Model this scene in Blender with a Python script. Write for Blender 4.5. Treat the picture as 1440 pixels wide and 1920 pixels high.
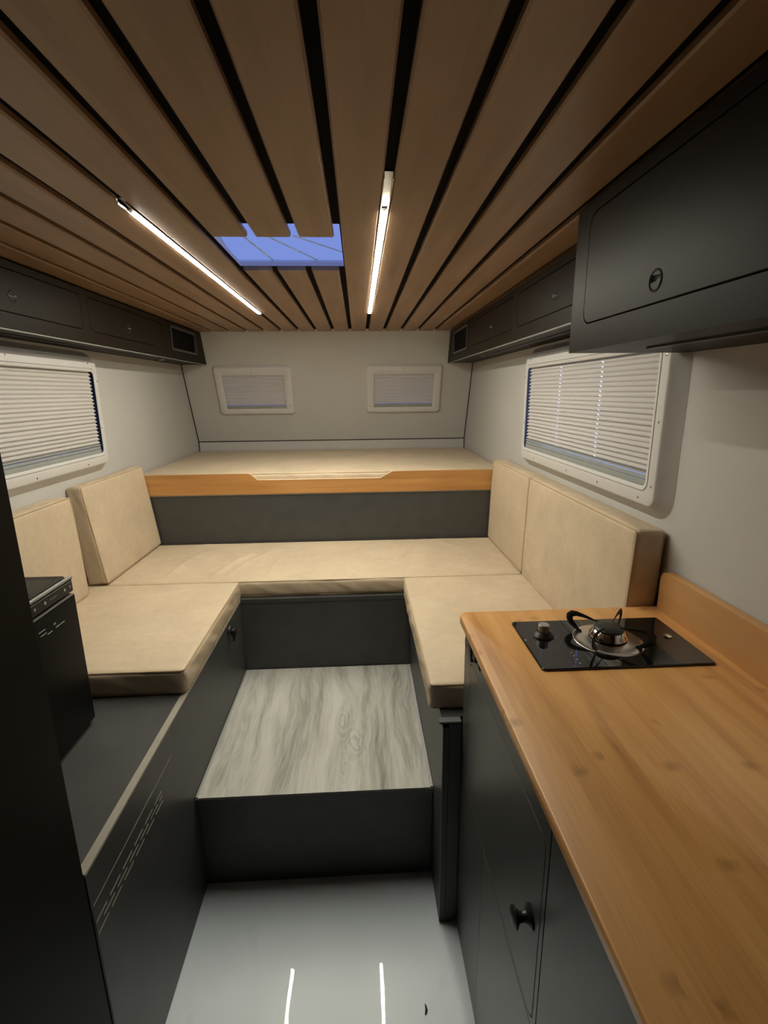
import bpy, bmesh, math, random
from math import sin, cos, pi, radians, sqrt
from mathutils import Vector, Matrix, noise

for o in list(bpy.data.objects): bpy.data.objects.remove(o)
SC = bpy.context.scene
COL = SC.collection
random.seed(4)

# ------------------------------------------------------------------ camera
PITCH, YAW, ROLL, CZ, FPX = .2393, -.0484, -.01035, 1.5412, 921.36
_R0 = Vector((cos(YAW), sin(YAW), 0)); _F0 = Vector((-sin(YAW), cos(YAW), 0)); _U = Vector((0, 0, 1))
_F = _F0 * cos(PITCH) - _U * sin(PITCH); _Up = _U * cos(PITCH) + _F0 * sin(PITCH)
_R = _R0 * cos(ROLL) + _Up * sin(ROLL); _Up = _Up * cos(ROLL) - _R0 * sin(ROLL)
cam_data = bpy.data.cameras.new('camera'); cam = bpy.data.objects.new('camera', cam_data); COL.objects.link(cam)
cam_data.sensor_fit = 'VERTICAL'; cam_data.sensor_height = 36; cam_data.lens = FPX / 1920 * 36
cam_data.clip_start = .02
cam.matrix_world = Matrix(((_R.x, _Up.x, -_F.x, 0), (_R.y, _Up.y, -_F.y, 0), (_R.z, _Up.z, -_F.z, CZ), (0, 0, 0, 1)))
SC.camera = cam

# ------------------------------------------------------------------ world, light, exposure
LED_POWER = 36.0
LED_COLOR = (1.0, .97, .80)
WORLD_COLOR = (.21, .29, .98)
WORLD_POWER = 1.0
SC.view_settings.view_transform = 'Standard'; SC.view_settings.look = 'None'
SC.view_settings.gamma = 1; SC.view_settings.use_curve_mapping = False
SC.view_settings.exposure = 2.2
w = bpy.data.worlds.new('world'); SC.world = w; w.use_nodes = True
nt = w.node_tree; bg = nt.nodes['Background']
tc = nt.nodes.new('ShaderNodeTexCoord'); sx = nt.nodes.new('ShaderNodeSeparateXYZ'); nt.links.new(tc.outputs['Generated'], sx.inputs[0])
mr = nt.nodes.new('ShaderNodeMapRange'); mr.inputs['From Min'].default_value = .05; mr.inputs['From Max'].default_value = .40
mr.inputs['To Min'].default_value = .015; mr.inputs['To Max'].default_value = 1.0
nt.links.new(sx.outputs['X'], mr.inputs['Value'])
mz = nt.nodes.new('ShaderNodeMath'); mz.operation = 'MAXIMUM'
zr = nt.nodes.new('ShaderNodeMapRange'); zr.inputs['From Min'].default_value = .1; zr.inputs['From Max'].default_value = .5
zr.inputs['To Min'].default_value = 0; zr.inputs['To Max'].default_value = 1
nt.links.new(sx.outputs['Z'], zr.inputs['Value'])
nt.links.new(mr.outputs[0], mz.inputs[0]); nt.links.new(zr.outputs[0], mz.inputs[1])
mm = nt.nodes.new('ShaderNodeMath'); mm.operation = 'MULTIPLY'; mm.inputs[1].default_value = WORLD_POWER
nt.links.new(mz.outputs[0], mm.inputs[0]); nt.links.new(mm.outputs[0], bg.inputs['Strength'])
wc = nt.nodes.new('ShaderNodeMix'); wc.data_type = 'RGBA'; wc.inputs[6].default_value = (.34, .40, .62, 1); wc.inputs[7].default_value = (*WORLD_COLOR, 1)
nt.links.new(zr.outputs[0], wc.inputs[0]); nt.links.new(wc.outputs[2], bg.inputs['Color'])     # paler near the horizon

# ------------------------------------------------------------------ materials
def newmat(name):
    m = bpy.data.materials.new(name); m.use_nodes = True
    return m, m.node_tree, m.node_tree.nodes['Principled BSDF']

def N(t, kind, **kw):
    n = t.nodes.new(kind)
    for k, v in kw.items():
        if k in n.inputs: n.inputs[k].default_value = v
        else: setattr(n, k, v)
    return n

def coords(t, scale=(1, 1, 1), loc=(0, 0, 0)):
    c = N(t, 'ShaderNodeTexCoord'); m = N(t, 'ShaderNodeMapping')
    m.inputs['Scale'].default_value = scale; m.inputs['Location'].default_value = loc
    t.links.new(c.outputs['Object'], m.inputs['Vector'])
    return m.outputs[0]

def ramp(t, fac, stops):
    r = N(t, 'ShaderNodeValToRGB'); e = r.color_ramp.elements
    while len(e) < len(stops): e.new(.5)
    for el, (p, c) in zip(e, stops):
        el.position = p; el.color = (*c, 1) if len(c) == 3 else c
    t.links.new(fac, r.inputs['Fac']); return r.outputs['Color']

def mixc(t, a, b, fac, mode='MIX'):
    m = N(t, 'ShaderNodeMix', data_type='RGBA', blend_type=mode)
    for s, v in ((6, a), (7, b)):
        if isinstance(v, tuple): m.inputs[s].default_value = (*v, 1)
        else: t.links.new(v, m.inputs[s])
    if isinstance(fac, (int, float)): m.inputs[0].default_value = fac
    else: t.links.new(fac, m.inputs[0])
    return m.outputs[2]

def plain(name, col, rough=.5, metal=0, spec=.5, noise_amt=.06, nscale=30, bump=0, bscale=200, coat=0, coat_rough=.05):
    m, t, b = newmat(name)
    v = coords(t); n = N(t, 'ShaderNodeTexNoise', Scale=nscale, Detail=4.0); t.links.new(v, n.inputs['Vector'])
    c0 = tuple(max(0, x * (1 - noise_amt)) for x in col); c1 = tuple(x * (1 + noise_amt) for x in col)
    t.links.new(ramp(t, n.outputs['Fac'], [(.3, c0), (.7, c1)]), b.inputs['Base Color'])
    b.inputs['Roughness'].default_value = rough; b.inputs['Metallic'].default_value = metal
    b.inputs['Specular IOR Level'].default_value = spec
    b.inputs['Coat Weight'].default_value = coat; b.inputs['Coat Roughness'].default_value = coat_rough
    if bump:
        n2 = N(t, 'ShaderNodeTexNoise', Scale=bscale, Detail=3.0); t.links.new(v, n2.inputs['Vector'])
        bp = N(t, 'ShaderNodeBump', Strength=bump, Distance=.002)
        t.links.new(n2.outputs['Fac'], bp.inputs['Height']); t.links.new(bp.outputs[0], b.inputs['Normal'])
    return m

def bamboo(name, dark, mid, light, along='Y', strip=.02, rough=.35, contrast=1.0, knots=True, spec=.5):
    """strips of laminated bamboo, grain along the given axis; the cross axis is x (or z for along X)"""
    m, t, b = newmat(name)
    v = coords(t)
    s = N(t, 'ShaderNodeSeparateXYZ'); t.links.new(v, s.inputs[0])
    if along == 'Y': cross, lon = s.outputs['X'], s.outputs['Y']
    else: cross, lon = s.outputs['Z'], s.outputs['X']
    # strip index
    d = N(t, 'ShaderNodeMath', operation='DIVIDE'); t.links.new(cross, d.inputs[0]); d.inputs[1].default_value = strip
    f = N(t, 'ShaderNodeMath', operation='FLOOR'); t.links.new(d.outputs[0], f.inputs[0])
    wn = N(t, 'ShaderNodeTexWhiteNoise', noise_dimensions='1D'); t.links.new(f.outputs[0], wn.inputs['W'])
    # lengthwise joints differ per strip
    off = N(t, 'ShaderNodeMath', operation='MULTIPLY_ADD'); t.links.new(wn.outputs['Value'], off.inputs[0]); off.inputs[1].default_value = 7.0
    t.links.new(lon, off.inputs[2])
    cb = N(t, 'ShaderNodeCombineXYZ'); t.links.new(f.outputs[0], cb.inputs[0]); t.links.new(off.outputs[0], cb.inputs[1])
    # soft tone drift along each strip
    cb2 = N(t, 'ShaderNodeVectorMath', operation='MULTIPLY'); t.links.new(cb.outputs[0], cb2.inputs[0]); cb2.inputs[1].default_value = (5.7, 1.6, 1)
    nz = N(t, 'ShaderNodeTexNoise', Scale=1.0, Detail=2.0); t.links.new(cb2.outputs[0], nz.inputs['Vector'])
    # fine fibres
    fm = N(t, 'ShaderNodeMapping')
    fm.inputs['Scale'].default_value = (420, 9, 420) if along == 'Y' else (9, 420, 420)
    t.links.new(v, fm.inputs['Vector'])
    fz = N(t, 'ShaderNodeTexNoise', Scale=1.0, Detail=3.0); t.links.new(fm.outputs[0], fz.inputs['Vector'])
    # broad flames that run across several strips
    gm = N(t, 'ShaderNodeMapping'); gm.inputs['Scale'].default_value = (22, 2.6, 22) if along == 'Y' else (2.6, 22, 22)
    t.links.new(v, gm.inputs['Vector'])
    gz = N(t, 'ShaderNodeTexNoise', Scale=1.0, Detail=3.0, Distortion=.4); t.links.new(gm.outputs[0], gz.inputs['Vector'])
    a = N(t, 'ShaderNodeMath', operation='MULTIPLY_ADD'); t.links.new(fz.outputs['Fac'], a.inputs[0]); a.inputs[1].default_value = .35 * contrast
    t.links.new(nz.outputs['Fac'], a.inputs[2])
    a1 = N(t, 'ShaderNodeMath', operation='MULTIPLY_ADD'); t.links.new(gz.outputs['Fac'], a1.inputs[0]); a1.inputs[1].default_value = .7 * contrast
    t.links.new(a.outputs[0], a1.inputs[2])
    a2 = N(t, 'ShaderNodeMath', operation='MULTIPLY'); t.links.new(a1.outputs[0], a2.inputs[0]); a2.inputs[1].default_value = 1 / (1 + 1.05 * contrast)
    c = ramp(t, a2.outputs[0], [(.32, dark), (.5, mid), (.68, light)])
    if knots:
        km = N(t, 'ShaderNodeMapping'); km.inputs['Scale'].default_value = (1 / .036, 1 / .30, 1) if along == 'Y' else (1 / .3, 1, 1 / .036)
        t.links.new(v, km.inputs['Vector'])
        # smear so knots look ragged
        sn = N(t, 'ShaderNodeTexNoise', Scale=60.0, Detail=3.0); t.links.new(v, sn.inputs['Vector'])
        va = N(t, 'ShaderNodeVectorMath', operation='MULTIPLY_ADD'); t.links.new(sn.outputs['Color'], va.inputs[0]); va.inputs[1].default_value = (.35, .05, .1)
        t.links.new(km.outputs[0], va.inputs[2])
        vo = N(t, 'ShaderNodeTexVoronoi', Scale=1.0, voronoi_dimensions='3D', Randomness=1.0); t.links.new(va.outputs[0], vo.inputs['Vector'])
        vs = N(t, 'ShaderNodeSeparateXYZ'); 
        rel = N(t, 'ShaderNodeVectorMath', operation='SUBTRACT'); t.links.new(va.outputs[0], rel.inputs[0]); t.links.new(vo.outputs['Position'], rel.inputs[1])
        sc = N(t, 'ShaderNodeVectorMath', operation='MULTIPLY'); t.links.new(rel.outputs[0], sc.inputs[0])
        sc.inputs[1].default_value = (2.4, 26, 0) if along == 'Y' else (26, 0, 2.4)
        ln = N(t, 'ShaderNodeVectorMath', operation='LENGTH'); t.links.new(sc.outputs[0], ln.inputs[0])
        sel = N(t, 'ShaderNodeSeparateColor'); t.links.new(vo.outputs['Color'], sel.inputs[0])
        g = N(t, 'ShaderNodeMath', operation='GREATER_THAN'); t.links.new(sel.outputs[0], g.inputs[0]); g.inputs[1].default_value = .45
        kr = N(t, 'ShaderNodeMapRange'); kr.inputs['From Min'].default_value = 0; kr.inputs['From Max'].default_value = 1.2
        kr.inputs['To Min'].default_value = .55; kr.inputs['To Max'].default_value = 0; t.links.new(ln.outputs['Value'], kr.inputs['Value'])
        km2 = N(t, 'ShaderNodeMath', operation='MULTIPLY'); t.links.new(kr.outputs[0], km2.inputs[0]); t.links.new(g.outputs[0], km2.inputs[1])
        c = mixc(t, c, tuple(x * .45 for x in dark), km2.outputs[0])
    t.links.new(c, b.inputs['Base Color'])
    b.inputs['Roughness'].default_value = rough; b.inputs['Specular IOR Level'].default_value = spec
    return m

def vinyl_wood(name):
    m, t, b = newmat(name)
    v = coords(t)
    # distort across the grain so figure bends
    dn = N(t, 'ShaderNodeTexNoise', Scale=1.0, Detail=2.0)
    dm = N(t, 'ShaderNodeMapping'); dm.inputs['Scale'].default_value = (6, 2.2, 1); t.links.new(v, dm.inputs['Vector']); t.links.new(dm.outputs[0], dn.inputs['Vector'])
    add = N(t, 'ShaderNodeVectorMath', operation='MULTIPLY_ADD'); t.links.new(dn.outputs['Color'], add.inputs[0]); add.inputs[1].default_value = (.11, 0, 0)
    t.links.new(v, add.inputs[2])
    m1 = N(t, 'ShaderNodeMapping'); m1.inputs['Scale'].default_value = (18, 1.5, 1); t.links.new(add.outputs[0], m1.inputs['Vector'])
    n1 = N(t, 'ShaderNodeTexNoise', Scale=1.0, Detail=6.0, Roughness=.62); t.links.new(m1.outputs[0], n1.inputs['Vector'])
    m2 = N(t, 'ShaderNodeMapping'); m2.inputs['Scale'].default_value = (300, 14, 1); t.links.new(add.outputs[0], m2.inputs['Vector'])
    n2 = N(t, 'ShaderNodeTexNoise', Scale=1.0, Detail=3.0); t.links.new(m2.outputs[0], n2.inputs['Vector'])
    kk = None
    for (kx_, ky_, sx_, sy_, am) in ((.072, -.005, .020, .062, .20), (.118, -.125, .026, .060, .20), (.085, -.24, .016, .05, .12), (.135, .16, .012, .07, .10)):
        sb = N(t, 'ShaderNodeVectorMath', operation='SUBTRACT'); t.links.new(v, sb.inputs[0]); sb.inputs[1].default_value = (kx_, ky_, 0)
        sc = N(t, 'ShaderNodeVectorMath', operation='MULTIPLY'); t.links.new(sb.outputs[0], sc.inputs[0]); sc.inputs[1].default_value = (1 / sx_, 1 / sy_, 0)
        wv = N(t, 'ShaderNodeTexNoise', Scale=30.0, Detail=3.0); t.links.new(v, wv.inputs['Vector'])
        ad_ = N(t, 'ShaderNodeVectorMath', operation='MULTIPLY_ADD'); t.links.new(wv.outputs['Color'], ad_.inputs[0]); ad_.inputs[1].default_value = (1.5, 1.5, 0); t.links.new(sc.outputs[0], ad_.inputs[2])
        of = N(t, 'ShaderNodeVectorMath', operation='SUBTRACT'); t.links.new(ad_.outputs[0], of.inputs[0]); of.inputs[1].default_value = (.75, .75, 0)
        le = N(t, 'ShaderNodeVectorMath', operation='LENGTH'); t.links.new(of.outputs[0], le.inputs[0])
        m_ = N(t, 'ShaderNodeMath', operation='MULTIPLY'); t.links.new(le.outputs['Value'], m_.inputs[0]); m_.inputs[1].default_value = 9.0
        si = N(t, 'ShaderNodeMath', operation='SINE'); t.links.new(m_.outputs[0], si.inputs[0])
        fo = N(t, 'ShaderNodeMapRange'); fo.inputs['From Min'].default_value = .2; fo.inputs['From Max'].default_value = 2.2; fo.inputs['To Min'].default_value = am; fo.inputs['To Max'].default_value = 0
        t.links.new(le.outputs['Value'], fo.inputs['Value'])
        so = N(t, 'ShaderNodeMath', operation='SUBTRACT'); t.links.new(si.outputs[0], so.inputs[0]); so.inputs[1].default_value = .8
        ml = N(t, 'ShaderNodeMath', operation='MULTIPLY'); t.links.new(so.outputs[0], ml.inputs[0]); t.links.new(fo.outputs[0], ml.inputs[1])
        hf = N(t, 'ShaderNodeMath', operation='MULTIPLY'); t.links.new(ml.outputs[0], hf.inputs[0]); hf.inputs[1].default_value = .42
        if kk is None: kk = hf
        else:
            sm = N(t, 'ShaderNodeMath', operation='ADD'); t.links.new(kk.outputs[0], sm.inputs[0]); t.links.new(hf.outputs[0], sm.inputs[1]); kk = sm
    s1 = N(t, 'ShaderNodeMath', operation='MULTIPLY_ADD'); t.links.new(n2.outputs['Fac'], s1.inputs[0]); s1.inputs[1].default_value = .28; t.links.new(n1.outputs['Fac'], s1.inputs[2])
    s2 = N(t, 'ShaderNodeMath', operation='ADD'); t.links.new(s1.outputs[0], s2.inputs[0]); t.links.new(kk.outputs[0], s2.inputs[1])
    c = ramp(t, s2.outputs[0], [(.42, (.20, .19, .168)), (.55, (.34, .327, .295)), (.66, (.46, .445, .405)), (.82, (.56, .545, .505))])
    t.links.new(c, b.inputs['Base Color']); b.inputs['Roughness'].default_value = .42
    bp = N(t, 'ShaderNodeBump', Strength=.15, Distance=.001); t.links.new(n2.outputs['Fac'], bp.inputs['Height']); t.links.new(bp.outputs[0], b.inputs['Normal'])
    return m

def leather(name, col):
    m, t, b = newmat(name)
    v = coords(t)
    n = N(t, 'ShaderNodeTexNoise', Scale=7.0, Detail=5.0, Roughness=.6); t.links.new(v, n.inputs['Vector'])
    c0 = tuple(x * .93 for x in col); c1 = tuple(min(1, x * 1.06) for x in col)
    c = ramp(t, n.outputs['Fac'], [(.35, c0), (.65, c1)])
    n3 = N(t, 'ShaderNodeTexNoise', Scale=45.0, Detail=3.0); t.links.new(v, n3.inputs['Vector'])
    c = mixc(t, c, ramp(t, n3.outputs['Fac'], [(.35, (.90, .88, .86)), (.6, (1, 1, 1))]), .5, 'MULTIPLY')
    t.links.new(c, b.inputs['Base Color'])
    b.inputs['Roughness'].default_value = .50; b.inputs['Specular IOR Level'].default_value = .35
    n2 = N(t, 'ShaderNodeTexNoise', Scale=350.0, Detail=2.0); t.links.new(v, n2.inputs['Vector'])
    n4 = N(t, 'ShaderNodeTexNoise', Scale=9.0, Detail=3.0, Distortion=.6); t.links.new(v, n4.inputs['Vector'])
    ad = N(t, 'ShaderNodeMath', operation='MULTIPLY_ADD'); t.links.new(n2.outputs['Fac'], ad.inputs[0]); ad.inputs[1].default_value = .08; t.links.new(n4.outputs['Fac'], ad.inputs[2])
    bp = N(t, 'ShaderNodeBump', Strength=.45, Distance=.008); t.links.new(ad.outputs[0], bp.inputs['Height']); t.links.new(bp.outputs[0], b.inputs['Normal'])
    return m

def emitter(name, col, power):
    m, t, b = newmat(name)
    e = N(t, 'ShaderNodeEmission'); e.inputs['Color'].default_value = (*col, 1); e.inputs['Strength'].default_value = power
    t.links.new(e.outputs[0], t.nodes['Material Output'].inputs['Surface'])
    return m

def glossy_floor(name):
    m, t, b = newmat(name)
    v = coords(t)
    n = N(t, 'ShaderNodeTexNoise', Scale=3.0, Detail=3.0); t.links.new(v, n.inputs['Vector'])
    c = ramp(t, n.outputs['Fac'], [(.3, (.68, .74, .80)), (.7, (.76, .82, .89))])
    mp = N(t, 'ShaderNodeMapping'); mp.inputs['Scale'].default_value = (9, 4, 1); t.links.new(v, mp.inputs['Vector'])
    n3 = N(t, 'ShaderNodeTexNoise', Scale=1.0, Detail=5.0); t.links.new(mp.outputs[0], n3.inputs['Vector'])
    c = mixc(t, c, ramp(t, n3.outputs['Fac'], [(.25, (.62, .62, .6)), (.38, (1, 1, 1))]), .35, 'MULTIPLY')
    t.links.new(c, b.inputs['Base Color'])
    b.inputs['Roughness'].default_value = .33; b.inputs['Specular IOR Level'].default_value = .5
    b.inputs['Coat Weight'].default_value = .55; b.inputs['Coat Roughness'].default_value = .018
    nb = N(t, 'ShaderNodeTexNoise', Scale=28.0, Detail=2.0); t.links.new(v, nb.inputs['Vector'])
    bp = N(t, 'ShaderNodeBump', Strength=.03, Distance=.0012); t.links.new(nb.outputs['Fac'], bp.inputs['Height'])
    t.links.new(bp.outputs[0], b.inputs['Coat Normal'])
    return m

def glass(name, col=(1, 1, 1), rough=0):
    m, t, b = newmat(name)
    tr = N(t, 'ShaderNodeBsdfTransparent'); tr.inputs[0].default_value = (*col, 1)
    g = N(t, 'ShaderNodeBsdfGlossy'); g.inputs['Roughness'].default_value = rough
    fr = N(t, 'ShaderNodeFresnel', IOR=1.45); mx = N(t, 'ShaderNodeMixShader')
    gm = N(t, 'ShaderNodeNewGeometry'); iv = N(t, 'ShaderNodeMath', operation='SUBTRACT'); iv.inputs[0].default_value = 1; t.links.new(gm.outputs['Backfacing'], iv.inputs[1])
    fm = N(t, 'ShaderNodeMath', operation='MULTIPLY'); t.links.new(fr.outputs[0], fm.inputs[0]); t.links.new(iv.outputs[0], fm.inputs[1])
    t.links.new(fm.outputs[0], mx.inputs[0]); t.links.new(tr.outputs[0], mx.inputs[1]); t.links.new(g.outputs[0], mx.inputs[2])
    t.links.new(mx.outputs[0], t.nodes['Material Output'].inputs['Surface'])
    return m

def translucent(name, col, back=.5):
    m, t, b = newmat(name)
    tr = N(t, 'ShaderNodeBsdfTranslucent'); tr.inputs[0].default_value = (*col, 1)
    d = N(t, 'ShaderNodeBsdfDiffuse'); d.inputs[0].default_value = (*col, 1)
    mx = N(t, 'ShaderNodeMixShader'); mx.inputs[0].default_value = back
    t.links.new(d.outputs[0], mx.inputs[1]); t.links.new(tr.outputs[0], mx.inputs[2])
    t.links.new(mx.outputs[0], t.nodes['Material Output'].inputs['Surface'])
    return m

M = dict(
    wall=plain('white_wall_panel', (.50, .485, .465), .38, spec=.4, noise_amt=.02, nscale=3),
    frame=plain('white_window_plastic', (.60, .575, .56), .42, noise_amt=.02),
    blind=translucent('pleated_blind_cloth', (.52, .485, .455), .025),
    rail=plain('grey_blind_rail', (.30, .31, .29), .45),
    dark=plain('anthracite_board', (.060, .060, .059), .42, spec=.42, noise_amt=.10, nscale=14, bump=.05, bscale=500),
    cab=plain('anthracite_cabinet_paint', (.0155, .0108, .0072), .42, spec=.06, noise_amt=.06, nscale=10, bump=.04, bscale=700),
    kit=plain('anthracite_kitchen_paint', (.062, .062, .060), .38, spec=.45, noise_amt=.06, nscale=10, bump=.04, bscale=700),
    tall=plain('black_brown_board', (.012, .0105, .008), .5, spec=.10, noise_amt=.10, nscale=14),
    rear=plain('grey_rear_panel', (.10, .10, .10), .6),
    black=plain('black_plastic', (.010, .010, .010), .4),
    void=plain('matt_black_backing', (.006, .005, .005), .9, spec=.1),
    edge=plain('raw_edge_and_highlight', (.34, .31, .26), .6),  # raw board tone, with light caught on edges painted in
    leather=leather('tan_leatherette', (.57, .455, .325)),
    piping=plain('tan_piping', (.46, .33, .20), .5),
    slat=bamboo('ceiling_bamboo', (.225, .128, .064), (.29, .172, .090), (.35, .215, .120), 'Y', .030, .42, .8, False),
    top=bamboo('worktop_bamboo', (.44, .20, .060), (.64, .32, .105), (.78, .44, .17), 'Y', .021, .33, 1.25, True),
    fascia=bamboo('fascia_bamboo', (.38, .17, .05), (.50, .24, .075), (.60, .32, .11), 'X', .021, .38, 1.0, False),
    splash=bamboo('splash_bamboo', (.34, .16, .055), (.48, .24, .085), (.58, .31, .12), 'Y', .021, .38, 1.0, False),
    vinyl=vinyl_wood('grey_wood_vinyl'),
    floor=glossy_floor('glossy_grey_floor'),
    led=emitter('led_diffuser', LED_COLOR, LED_POWER),
    alu=plain('brushed_aluminium', (.62, .60, .57), .35, metal=1),
    trim=plain('dull_grey_trim', (.22, .21, .20), .45),
    chrome=plain('chrome', (.80, .78, .74), .12, metal=1, noise_amt=.01),
    steel=plain('stainless_steel', (.58, .54, .50), .25, metal=1, noise_amt=.04),
    hobglass=plain('black_hob_glass', (.006, .006, .006), .04, spec=.6, noise_amt=0),
    iron=plain('black_cast_iron', (.012, .012, .012), .45),
    white=plain('white_print', (.75, .75, .72), .5),
    brass=plain('brass_ring', (.65, .5, .3), .25, metal=1),
    pane=glass('window_glass', (.9, .93, .95)),
    hatch=plain('white_hatch_plastic', (.80, .78, .84), .5, noise_amt=.01),
    hatchglass=translucent('milky_hatch_acrylic', (.47, .485, .43), .95),
    rib=plain('pale_hatch_rib', (.60, .78, .85), .5),
    edgeband=plain('pale_edge_band', (.75, .62, .45), .4),
    fridge=plain('dark_grey_fridge_plastic', (.007, .007, .0065), .5, spec=.08, noise_amt=.05),
    fridgetop=plain('fridge_lid_plastic', (.045, .038, .032), .4, spec=.15),
    led_lens=plain('lamp_lens', (.8, .78, .7), .2),
    dirt=plain('brown_scrap', (.03, .025, .02), .8),
)

# ------------------------------------------------------------------ object helpers
WLOC = {}          # object name -> world location of its origin
def _link(name, me, parent, loc):
    o = bpy.data.objects.new(name, me); COL.objects.link(o)
    if parent is not None:
        o.parent = parent; o.location = Vector(loc) - WLOC[parent.name]
    else: o.location = loc
    WLOC[o.name] = Vector(loc)
    return o

def obj(name, bm, mat, parent=None, smooth=True, angle=35, mats=None, recalc=True):
    """bm is in world coordinates; origin at the base centre (or at the parent's origin)"""
    if recalc: bmesh.ops.recalc_face_normals(bm, faces=bm.faces)
    if parent is None:
        xs = [v.co.x for v in bm.verts]; ys = [v.co.y for v in bm.verts]; zs = [v.co.z for v in bm.verts]
        loc = Vector(((min(xs) + max(xs)) / 2, (min(ys) + max(ys)) / 2, min(zs)))
    else: loc = WLOC[parent.name]
    bm.transform(Matrix.Translation(-loc))
    me = bpy.data.meshes.new(name); bm.to_mesh(me); bm.free()
    for mm_ in (mats or [mat]): me.materials.append(mm_)
    if smooth:
        for p in me.polygons: p.use_smooth = True
        me.set_sharp_from_angle(angle=radians(angle))
    return _link(name, me, parent, loc)

def empty(name, loc):
    return _link(name, None, None, Vector(loc))

def thing(o, label, cat, group=None):
    o['label'] = label; o['category'] = cat
    if group: o['group'] = group
    return o

def struct(o):
    o['kind'] = 'structure'; return o

def BM(): return bmesh.new()

def box(bm, x0, x1, y0, y1, z0, z1, bev=0, seg=2, mi=0):
    r = bmesh.ops.create_cube(bm, size=1)
    vs = r['verts']
    for v in vs:
        v.co.x = x0 + (v.co.x + .5) * (x1 - x0); v.co.y = y0 + (v.co.y + .5) * (y1 - y0); v.co.z = z0 + (v.co.z + .5) * (z1 - z0)
    fs = {f for v in vs for f in v.link_faces}
    for f in fs: f.material_index = mi
    if bev:
        es = list({e for v in vs for e in v.link_edges})
        bmesh.ops.bevel(bm, geom=es, offset=bev, segments=seg, affect='EDGES', profile=.5)
    return bm

def tube(bm, pts, r, n=8, closed=False, flat=None):
    """swept tube; r a number or list; flat = (direction, factor) squashes along a direction"""
    pts = [Vector(p) for p in pts]; L = len(pts); rings = []
    prev = None
    for i, p in enumerate(pts):
        a = pts[i - 1] if (i > 0 or closed) else p; b = pts[(i + 1) % L] if (i < L - 1 or closed) else p
        d = (b - a).normalized()
        if prev is None:
            up = Vector((0, 0, 1)) if abs(d.z) < .9 else Vector((1, 0, 0))
            u = d.cross(up).normalized()
        else:
            u = (prev - d * prev.dot(d)).normalized()
        prev = u; vv = d.cross(u)
        rr = r[i] if isinstance(r, (list, tuple)) else r
        ring = []
        for k in range(n):
            a_ = 2 * pi * k / n; q = u * cos(a_) * rr + vv * sin(a_) * rr
            if flat is not None:
                fd = Vector(flat[0]); q = q - fd * q.dot(fd) * (1 - flat[1])
            ring.append(bm.verts.new(p + q))
        rings.append(ring)
    m = L if closed else L - 1
    for i in range(m):
        A, B = rings[i], rings[(i + 1) % L]
        for k in range(n): bm.faces.new((A[k], A[(k + 1) % n], B[(k + 1) % n], B[k]))
    if not closed:
        bm.faces.new(rings[0][::-1]); bm.faces.new(rings[-1])
    return bm

def lathe(bm, prof, origin, axis=(0, 0, 1), n=28, cap=True):
    origin = Vector(origin); ax = Vector(axis).normalized()
    u = ax.orthogonal().normalized(); v = ax.cross(u); rings = []
    for r, h in prof:
        if r < 1e-6: rings.append([bm.verts.new(origin + ax * h)])
        else: rings.append([bm.verts.new(origin + ax * h + (u * cos(2 * pi * k / n) + v * sin(2 * pi * k / n)) * r) for k in range(n)])
    for A, B in zip(rings, rings[1:]):
        for k in range(n):
            a0, a1 = A[k % len(A)], A[(k + 1) % len(A)]; b0, b1 = B[k % len(B)], B[(k + 1) % len(B)]
            vs = [a0]
            if a1 is not a0: vs.append(a1)
            vs.append(b1)
            if b0 is not b1: vs.append(b0)
            if len(vs) > 2: bm.faces.new(vs)
    return bm

class Frame:
    """a local frame: u, v in the plane, w out of the plane towards the room"""
    def __init__(s, o, u, v, w): s.o, s.u, s.v, s.w = Vector(o), Vector(u), Vector(v), Vector(w)
    def __call__(s, a, b, c=0): return s.o + s.u * a + s.v * b + s.w * c

def rrect(a0, a1, b0, b1, r, n=6):
    pts = []
    for cx, cy, st in ((a1 - r, b1 - r, 0), (a0 + r, b1 - r, 90), (a0 + r, b0 + r, 180), (a1 - r, b0 + r, 270)):
        for k in range(n + 1):
            t = radians(st + 90 * k / n); pts.append((cx + r * cos(t), cy + r * sin(t)))
    return pts

def loft(bm, fr, loops, cap_last=False, cap_first=False):
    """loops: list of (points2d, w)"""
    rings = [[bm.verts.new(fr(a, b, w_)) for a, b in pts] for pts, w_ in loops]
    n = len(rings[0])
    for A, B in zip(rings, rings[1:]):
        for k in range(n): bm.faces.new((A[k], A[(k + 1) % n], B[(k + 1) % n], B[k]))
    if cap_last: bm.faces.new(rings[-1])
    if cap_first: bm.faces.new(rings[0][::-1])
    return bm

def circle_like(pts, cx, cy, r):
    return [(cx + r * (a - cx) / math.hypot(a - cx, b - cy), cy + r * (b - cy) / math.hypot(a - cx, b - cy)) for a, b in pts]

def subdiv_pts(pts, step):
    out = []
    for i, p in enumerate(pts):
        q = pts[(i + 1) % len(pts)]; d = math.hypot(q[0] - p[0], q[1] - p[1]); k = max(1, int(d / step))
        for j in range(k): out.append((p[0] + (q[0] - p[0]) * j / k, p[1] + (q[1] - p[1]) * j / k))
    return out

# ------------------------------------------------------------------ main dimensions
WL, WR = -1.178, .790           # side walls
ZC = 1.930                      # underside of the slats
YB, ZB = 3.69, 1.20             # foot of the slanted back wall
SLOPE = Vector((0, -.29, .73)).normalized()
def yback(z): return YB if z <= ZB else YB + (z - ZB) * (-.29 / .73)
YREAR = -1.25
FR_L = Frame((WL, 0, 0), (0, 1, 0), (0, 0, 1), (1, 0, 0))
FR_R = Frame((WR, 0, 0), (0, 1, 0), (0, 0, 1), (-1, 0, 0))
FR_B = Frame((0, YB, ZB), (1, 0, 0), SLOPE, (0, -SLOPE.z, SLOPE.y))

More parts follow.
